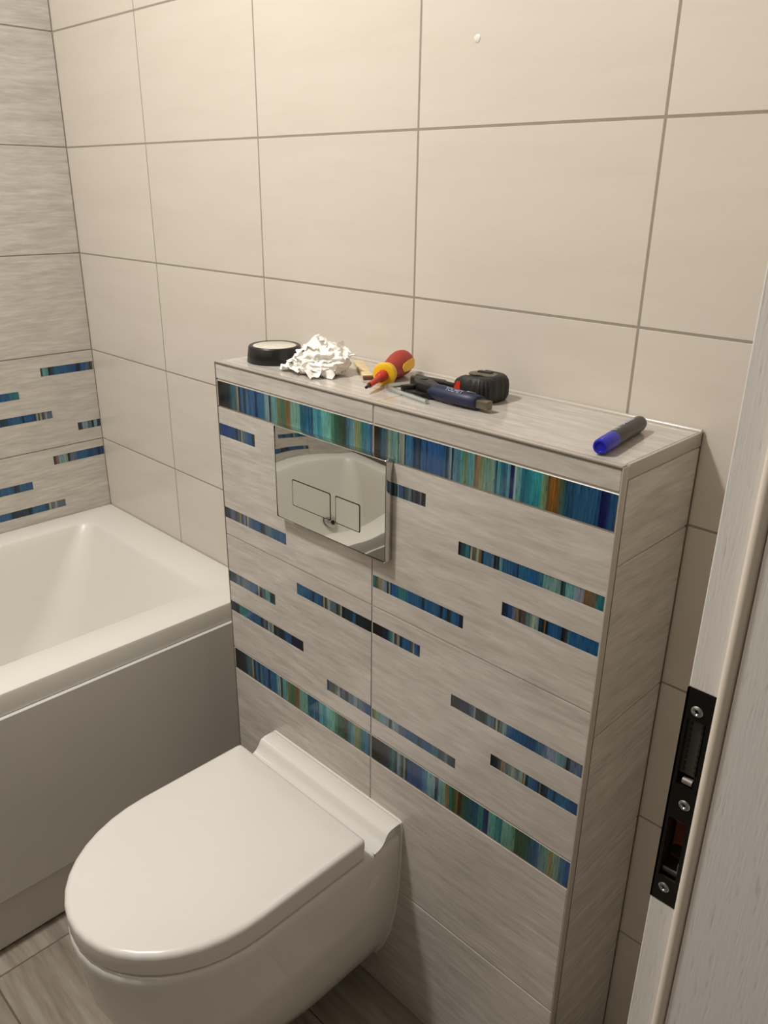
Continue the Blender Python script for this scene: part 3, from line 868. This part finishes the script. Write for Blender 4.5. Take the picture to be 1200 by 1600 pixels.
r_ = bmesh.ops.create_icosphere(bm, subdivisions=5, radius=1.0)
for v in r_['verts']:
    n = v.co.normalized()
    rd = lambda k, o_: 1 - 2 * abs(noise.noise(n * k + Vector(o_)))
    r = 0.80 + 0.20 * rd(1.7, (3, 1, 7)) + 0.15 * rd(3.6, (9, 4, 2)) + 0.04 * rd(7.5, (1, 8, 5))
    z = n.z * r * 0.026 + 0.020 + 0.013 * math.exp(-((n.x + 0.1) ** 2 + n.y ** 2) / 0.16) * max(0, n.z)
    v.co = Vector((TCX + n.x * r * 0.048, TCY + n.y * r * 0.041, ZT + max(z, 0.0008 + 0.0012 * (1 + noise.noise(n * 9)))))
sheet(TCX - 0.006, TCY - 0.020, ZT + 0.006, 0.046, 0.022, -0.25, 0.20, -0.05, 2.3, 0.006, 40)
sheet(TCX - 0.040, TCY - 0.012, ZT + 0.014, 0.026, 0.020, -0.6, 0.45, -0.45, 9.4, 0.005, 30)
sheet(TCX - 0.032, TCY - 0.034, ZT + 0.004, 0.026, 0.012, -0.1, 0.1, 0.0, 3.3, 0.004, 26)
sheet(TCX + 0.020, TCY - 0.016, ZT + 0.018, 0.028, 0.022, 0.2, 0.85, 0.25, 5.1, 0.006, 34)
sheet(TCX + 0.026, TCY + 0.012, ZT + 0.028, 0.022, 0.022, 1.5, 0.5, -0.5, 6.6, 0.007, 34)
sheet(TCX - 0.004, TCY - 0.004, ZT + 0.040, 0.017, 0.018, 2.2, 0.95, 0.3, 8.2, 0.008, 34)
sheet(TCX - 0.010, TCY - 0.012, ZT + 0.030, 0.024, 0.020, -0.8, 0.75, -0.3, 4.2, 0.007, 34)
tis = bm_obj('crumpled_tissue', bm, M_TISSUE, None, 40)
tag(tis, 'crumpled ball of white tissue paper between the tape roll and screwdriver', 'tissue')

# wooden stick
M_WOODS = mat('pale_raw_wood', (216, 196, 152), 0.6, var=0.12, vscale=70)
M_WOODT = mat('brown_stained_wood', (104, 70, 40), 0.6, var=0.15, vscale=90)
st_ = empty('wooden_stick', (1.13, -0.06, ZT))
tag(st_, 'short flat pale wooden stick with brown end, poking out from under the tissue', 'stick')
p0, p1 = Vector((1.083, -0.032, 0)), Vector((1.189, -0.110, 0))
dv = (p1 - p0).normalized(); Ms = basis((p0.x, p0.y, ZT + 0.0002), dv, Vector((-dv.y, dv.x, 0)))
Ln = (p1 - p0).length
bm = bmesh.new(); box(bm, 0, Ln - 0.010, -0.0085, 0.0085, 0, 0.0055, 0.0008); bm.transform(Ms)
bm_obj('stick', bm, M_WOODS, st_, 30)
bm = bmesh.new(); box(bm, Ln - 0.0101, Ln, -0.0085, 0.0085, 0, 0.0055, 0.0008); bm.transform(Ms)
bm_obj('stained_end', bm, M_WOODT, st_, 30)

# screwdriver
M_RED = mat('red_handle', (158, 44, 30), 0.5, var=0.06, vscale=60)
M_RED2 = mat('red_insulation', (186, 48, 34), 0.38)
M_YEL = mat('yellow_grip', (238, 186, 26), 0.35)
sd = empty('screwdriver', (1.22, -0.1, ZT))
tag(sd, 'red and yellow insulated screwdriver lying with its handle against the back wall', 'screwdriver')
T0 = Vector((1.2547, -0.180, ZT + 0.0105)); B0 = Vector((1.1883, -0.019, ZT + 0.0235))
ax = (B0 - T0).normalized(); SL = (B0 - T0).length
bm = bmesh.new(); lathe(bm, T0, ax, [(0, 0.0008), (0.0, 0.0022), (0.016, 0.0026), (0.016, 0.0005)], 16)
bm_obj('blade', bm, M_BLACK, sd, 40)
bm = bmesh.new(); lathe(bm, T0, ax, [(0.013, 0.002), (0.013, 0.0042), (0.050, 0.0050), (0.053, 0.0078), (0.072, 0.0092), (0.074, 0.0085), (0.074, 0.001)], 24)
bm_obj('shaft', bm, M_RED2, sd, 40)
bm = bmesh.new(); lathe(bm, T0, ax, [(0.068, 0.006), (0.068, 0.0165), (0.0695, 0.0185), (0.073, 0.0192), (0.0765, 0.0180), (0.082, 0.0172), (0.086, 0.0160), (0.086, 0.004)], 32)
bm_obj('collar', bm, M_YEL, sd, 40)
bm = bmesh.new()
hp = [(0.084 + (d - 0.084) * 0.93, r * 0.97) for d, r in ((0.084, 0.006), (0.084, 0.0135), (0.095, 0.0150), (0.112, 0.0178), (0.135, 0.0208), (0.150, 0.0212), (0.160, 0.0195), (0.1665, 0.0155), (0.170, 0.009), (0.171, 0.0005))]
lathe(bm, T0, ax, hp, 30)
hd = bm_obj('handle', bm, M_RED, sd, 50)
bm = bmesh.new()
a_, u_, v_ = frame_from(ax)
sidev = Vector((0.85, -0.42, -0.02)); sidev = (sidev - ax * sidev.dot(ax)).normalized(); upv = ax.cross(sidev)
rings = []
for d, r, hw in ((0.108, 0.0172, 0.002), (0.114, 0.0183, 0.0065), (0.130, 0.0205, 0.0085), (0.146, 0.0216, 0.0085), (0.152, 0.0205, 0.0060), (0.156, 0.0186, 0.002)):
    ring = []
    for k in range(-3, 4):
        t = hw / r * k / 3
        ring.append(T0 + ax * d + (sidev * math.cos(t) + upv * math.sin(t)) * (r + 0.0010))
    for k in range(3, -4, -1):
        t = hw / r * k / 3
        ring.append(T0 + ax * d + (sidev * math.cos(t) + upv * math.sin(t)) * (r - 0.003))
    rings.append(ring)
loft(bm, rings)
bm_obj('grip_inlay', bm, M_YEL, sd, 40)

# hex key
bm = bmesh.new()
hk = [Vector((1.3545, -0.1560, ZT + 0.0036)), Vector((1.262, -0.1372, ZT + 0.0036)), Vector((1.2535, -0.1345, ZT + 0.0036)), Vector((1.2490, -0.1285, ZT + 0.0036)), Vector((1.2485, -0.1215, ZT + 0.0036)), Vector((1.2600, -0.0840, ZT + 0.0036))]
rings = []
for i, p in enumerate(hk):
    d = (hk[min(i + 1, 5)] - hk[max(i - 1, 0)]).normalized()
    a, u, v = frame_from(d)
    rings.append([p + (u * math.cos(R(60 * k)) + v * math.sin(R(60 * k))) * 0.0038 for k in range(6)])
loft(bm, rings)
he = bm_obj('hex_key', bm, mat('bright_zinc', (196, 204, 204), 0.3, metal=0.9), None)
tag(he, 'silver L-shaped hex key lying in front of the pliers', 'hex key')

# pliers
M_NAVY = mat('navy_grip', (25, 32, 64), 0.45, bump=0.1, bscale=500)
M_DKST = mat('blackened_steel', (26, 25, 23), 0.38, metal=0.2)
M_WORN = mat('grey_worn_steel', (120, 112, 100), 0.35, metal=0.8)
pk = empty('pliers', (1.34, -0.12, ZT))
tag(pk, 'black wire-stripping pliers with navy blue sleeve handle beside the tape measure', 'pliers')


def zprism(name, poly, z0, z1, m, bev=0.0012, sm=35):
    bm = bmesh.new(); prism(bm, poly, ZT + z0, ZT + z1, bev)
    return bm_obj(name, bm, m, pk, sm)


zprism('jaw', [(1.2880, -0.1350), (1.2930, -0.1410), (1.3080, -0.1450), (1.3330, -0.1420), (1.3440, -0.1330), (1.3400, -0.1200), (1.3220, -0.1180), (1.3160, -0.1280), (1.3020, -0.1320)], 0.0006, 0.0095, M_DKST)
zprism('jaw', [(1.3440, -0.1160), (1.3180, -0.1010), (1.2980, -0.0950), (1.2860, -0.0990), (1.2760, -0.1010), (1.2780, -0.1100), (1.2900, -0.1130), (1.2960, -0.1210), (1.3120, -0.1330), (1.3440, -0.1370)], 0.0090, 0.0215, M_DKST, 0.003)
zprism('stripping_prong', [(1.2890, -0.1420), (1.2960, -0.1450), (1.3080, -0.1270), (1.2970, -0.1190)], 0.0070, 0.0150, M_DKST)
zprism('far_handle', [(1.2550, -0.0720), (1.2660, -0.0680), (1.2800, -0.0740), (1.3050, -0.0710), (1.3170, -0.0690), (1.3240, -0.0750), (1.3440, -0.0770), (1.3440, -0.0830), (1.3180, -0.0830), (1.3000, -0.0930), (1.2830, -0.0900), (1.2640, -0.0820)], 0.0040, 0.0165, M_DKST, 0.003)
bm = bmesh.new(); lathe(bm, (1.3060, -0.1080, ZT + 0.0210), (0, 0, 1), [(0, 0.0065), (0.0015, 0.0060), (0.0020, 0.0035), (0.0020, 0.0002)], 22)
bm_obj('pivot', bm, M_DKST, pk, 40)
# near handle in a navy sleeve
hl = [((1.3415, -0.1265, 0.0122), 0.0105), ((1.346, -0.1270, 0.0124), 0.0116), ((1.355, -0.1275, 0.0124), 0.0120), ((1.385, -0.1305, 0.0124), 0.0121), ((1.410, -0.1310, 0.0120), 0.0116), ((1.4290, -0.1300, 0.0114), 0.0108), ((1.4300, -0.1300, 0.0114), 0.0095)]
bm = bmesh.new()
rings = []
for (p, r) in hl:
    rings.append([Vector((p[0] + 0.004 * math.cos(t), p[1] + r * math.cos(t), ZT + p[2] + r * 0.94 * math.sin(t))) for t in [2 * math.pi * k / 20 for k in range(20)]])
loft(bm, rings)
bm_obj('handle_sleeve', bm, M_NAVY, pk, 50)
bm = bmesh.new(); tube(bm, [(1.3180, -0.1220, ZT + 0.0120), (1.3300, -0.1240, ZT + 0.0122), (1.3440, -0.1266, ZT + 0.0122)], [0.0085, 0.0105, 0.0100], 16)
bm_obj('handle_neck', bm, M_DKST, pk, 50)
bm = bmesh.new()
box(bm, 1.4270, 1.4480, -0.1370, -0.1240, ZT + 0.0045, ZT + 0.0170, 0.002)
bm_obj('handle_end', bm, M_WORN, pk, 40)


def text_mesh(body, size, depth=0.0):
    cu = bpy.data.curves.new('t', 'FONT'); cu.body = body; cu.size = size; cu.align_x = 'CENTER'; cu.align_y = 'CENTER'; cu.extrude = depth
    o = bpy.data.objects.new('t', cu); COL.objects.link(o)
    dg = bpy.context.evaluated_depsgraph_get()
    me = bpy.data.meshes.new_from_object(o.evaluated_get(dg))
    bpy.data.objects.remove(o)
    return me


M_PRINT = mat('white_print', (172, 176, 190), 0.5)


def wrap_text(name, body, size, parent, org, ex, radius, phi0, m, stretch=1.0):
    """lettering bent round a round body: org/ex the axis, phi0 the direction of the print's middle"""
    me = text_mesh(body, size, 0.00015)
    ex = Vector(ex).normalized(); n0 = Vector(phi0); n0 = (n0 - ex * n0.dot(ex)).normalized(); ey = n0.cross(ex)
    for v in me.vertices:
        a = v.co.y / radius
        rr = radius + 0.0003 + v.co.z
        v.co = Vector(org) + ex * v.co.x * stretch + (n0 * math.cos(a) + ey * math.sin(a)) * rr
    return link(name, me, m, parent, Matrix())


wrap_text('lettering', 'TOLMET', 0.0085, pk, (1.388, -0.1300, ZT + 0.0124), (1, -0.06, 0), 0.0119, (0.1, -0.55, 0.85), M_PRINT, 1.0)
bm = bmesh.new()
for k in range(7):
    t0 = -0.6 + k * 0.17
sw = []
ex = Vector((1, 0.03, 0)).normalized(); n0 = Vector((0, -0.35, 0.94)); n0.normalize(); ey = n0.cross(ex)
top, bot = [], []
for k in range(9):
    f = k / 8.0
    x = 1.4080 + 0.015 * f
    r = 0.0122 - 0.0006 * f
    c = Vector((x, -0.1308, ZT + 0.0119))
    yy = 0.003 + 0.0022 * math.sin(f * 2.4)
    hw = 0.0013 * (1 - 0.75 * f)
    for lst, o_ in ((top, yy + hw), (bot, yy - hw)):
        a = o_ / r
        lst.append(c + (n0 * math.cos(a) + ey * math.sin(a)) * (r + 0.0002))
for k in range(8):
    bm.faces.new([bm.verts.new(p) for p in (bot[k], bot[k + 1], top[k + 1], top[k])])
bm_obj('swoosh_print', bm, M_PRINT, pk)

# tape measure, lying on its side
tm = empty('tape_measure', (1.375, -0.058, ZT))
tag(tm, 'black rubber-cased tape measure with red thumb lock and metal belt clip', 'tape measure')
base_poly = [(1.318, -0.0585), (1.326, -0.0735), (1.345, -0.0875), (1.368, -0.0930), (1.400, -0.0935), (1.416, -0.0890), (1.4235, -0.0780), (1.4240, -0.0480), (1.419, -0.0330), (1.405, -0.0245), (1.360, -0.0235), (1.334, -0.0290), (1.321, -0.0420)]
CT = Vector((1.3850, -0.0735, 0))


def densify(poly, k=4):
    out = []
    n = len(poly)
    for i in range(n):
        p0, p1, p2, p3 = (Vector((*poly[(i + j - 1) % n], 0)) for j in range(4))
        for s in range(k):
            t = s / k
            out.append(0.5 * ((2 * p1) + (p2 - p0) * t + (2 * p0 - 5 * p1 + 4 * p2 - p3) * t * t + (3 * p1 - p0 - 3 * p2 + p3) * t ** 3))
    return out


base_poly = [(1.3420 + (x - 1.318) * 0.755, -0.0155 + y) for x, y in base_poly]
dp = densify(base_poly, 8)
bm = bmesh.new()
rings = []
for z, s in ((0.0004, 0.90), (0.003, 0.97), (0.008, 1.0), (0.022, 1.0), (0.029, 0.97), (0.034, 0.91), (0.0368, 0.82), (0.0376, 0.70)):
    ring = []
    for i, p in enumerate(dp):
        rib = 1.0
        if p.x > 1.391 and 0.004 < z < 0.031: rib = 0.975 if i % 4 < 2 else 1.012
        nose = max(0, (1.372 - p.x) / 0.032)
        ring.append(Vector((CT.x + (p.x - CT.x) * s * rib, CT.y + (p.y - CT.y) * s * rib, ZT + z * (1 - 0.30 * nose))))
    rings.append(ring)
loft(bm, rings)
bm_obj('case', bm, M_RUBBER, tm, 28)
M_REDL = mat('red_lock_button', (206, 52, 30), 0.4)
bm = bmesh.new()
prf = [(1.3600, -0.1018, 0.0165), (1.3755, -0.1072, 0.0100), (1.3755, -0.1072, 0.0295), (1.3665, -0.1042, 0.0275)]
nn_ = Vector((-0.30, -0.953, 0))
loft(bm, [[Vector((x, y, ZT + z)) - nn_ * 0.002 for x, y, z in prf], [Vector((x, y, ZT + z)) + nn_ * 0.0012 for x, y, z in prf]])
bm_obj('thumb_lock', bm, M_REDL, tm)
bm = bmesh.new()
prism(bm, [(1.3683, -0.0755), (1.3735, -0.0875), (1.3855, -0.0915), (1.3924, -0.0855), (1.4062, -0.0885), (1.4131, -0.0795), (1.4096, -0.0635), (1.3941, -0.0575), (1.3769, -0.0595)], ZT + 0.0368, ZT + 0.0384, 0.0004)
bm_obj('belt_clip', bm, M_WORN, tm, 30)
bm = bmesh.new()
prism(bm, [(1.3769, -0.0635), (1.3769, -0.0715), (1.3993, -0.0695), (1.3993, -0.0615)], ZT + 0.0380, ZT + 0.0400, 0.0006)
bm_obj('clip_spring', bm, M_DKST, tm, 30)
bm = bmesh.new(); lathe(bm, (1.3630, -0.1072, ZT + 0.0155), (-0.3, -0.95, 0), [(0, 0.0018), (0.0012, 0.0016), (0.0014, 0.0003)], 14)
bm_obj('case_screw', bm, M_STEEL, tm, 40)

# marker
mk = empty('marker_pen', (1.6425, -0.12, ZT))
tag(mk, 'blue-capped marker pen with a black barrel at the right end of the boxing', 'marker')
M_CAPB = mat('blue_marker_cap', (34, 36, 168), 0.3)
M_BARREL = mat('black_marker_barrel', (44, 43, 40), 0.35)
c0 = Vector((1.6520, -0.1885, ZT + 0.0106)); c1 = Vector((1.6330, -0.0560, ZT + 0.0106))
ma = (c1 - c0).normalized(); mL = (c1 - c0).length
bm = bmesh.new(); lathe(bm, c0, ma, [(0.0012, 0.0005), (0.0012, 0.0052), (0.0, 0.0058), (0.0, 0.0078), (0.0012, 0.0088), (0.004, 0.0098), (0.040, 0.0103), (0.0405, 0.0098), (0.0405, 0.004)], 30)
bm_obj('cap', bm, M_CAPB, mk, 40)
bm = bmesh.new(); lathe(bm, c0, ma, [(0.039, 0.004), (0.0395, 0.0098), (0.043, 0.0101), (0.125, 0.0101), (mL - 0.006, 0.0099), (mL - 0.001, 0.0090), (mL, 0.0078), (mL, 0.0005)], 30)
bm_obj('barrel', bm, M_BARREL, mk, 40)
wrap_text('lettering', 'MARKER', 0.0105, mk, c0 + ma * 0.092, ma, 0.0101, (-0.3, 0.0, 0.9), M_PRINT, 1.25)
bm = bmesh.new()
n0 = Vector((-0.3, 0.0, 0.9)); n0 = (n0 - ma * n0.dot(ma)).normalized(); ey = n0.cross(ma)
for (d0, d1) in ((0.046, 0.052), (0.056, 0.062)):
    for k in range(4):
        a0, a1 = -0.36 + 0.18 * k, -0.36 + 0.18 * (k + 1)
        bm.faces.new([bm.verts.new(c0 + ma * d + (n0 * math.cos(a) + ey * math.sin(a)) * 0.0104) for d, a in ((d0, a0), (d1, a0), (d1, a1), (d0, a1))])
bm_obj('mark_print', bm, mat('pale_grey_print', (150, 160, 162), 0.5), mk)
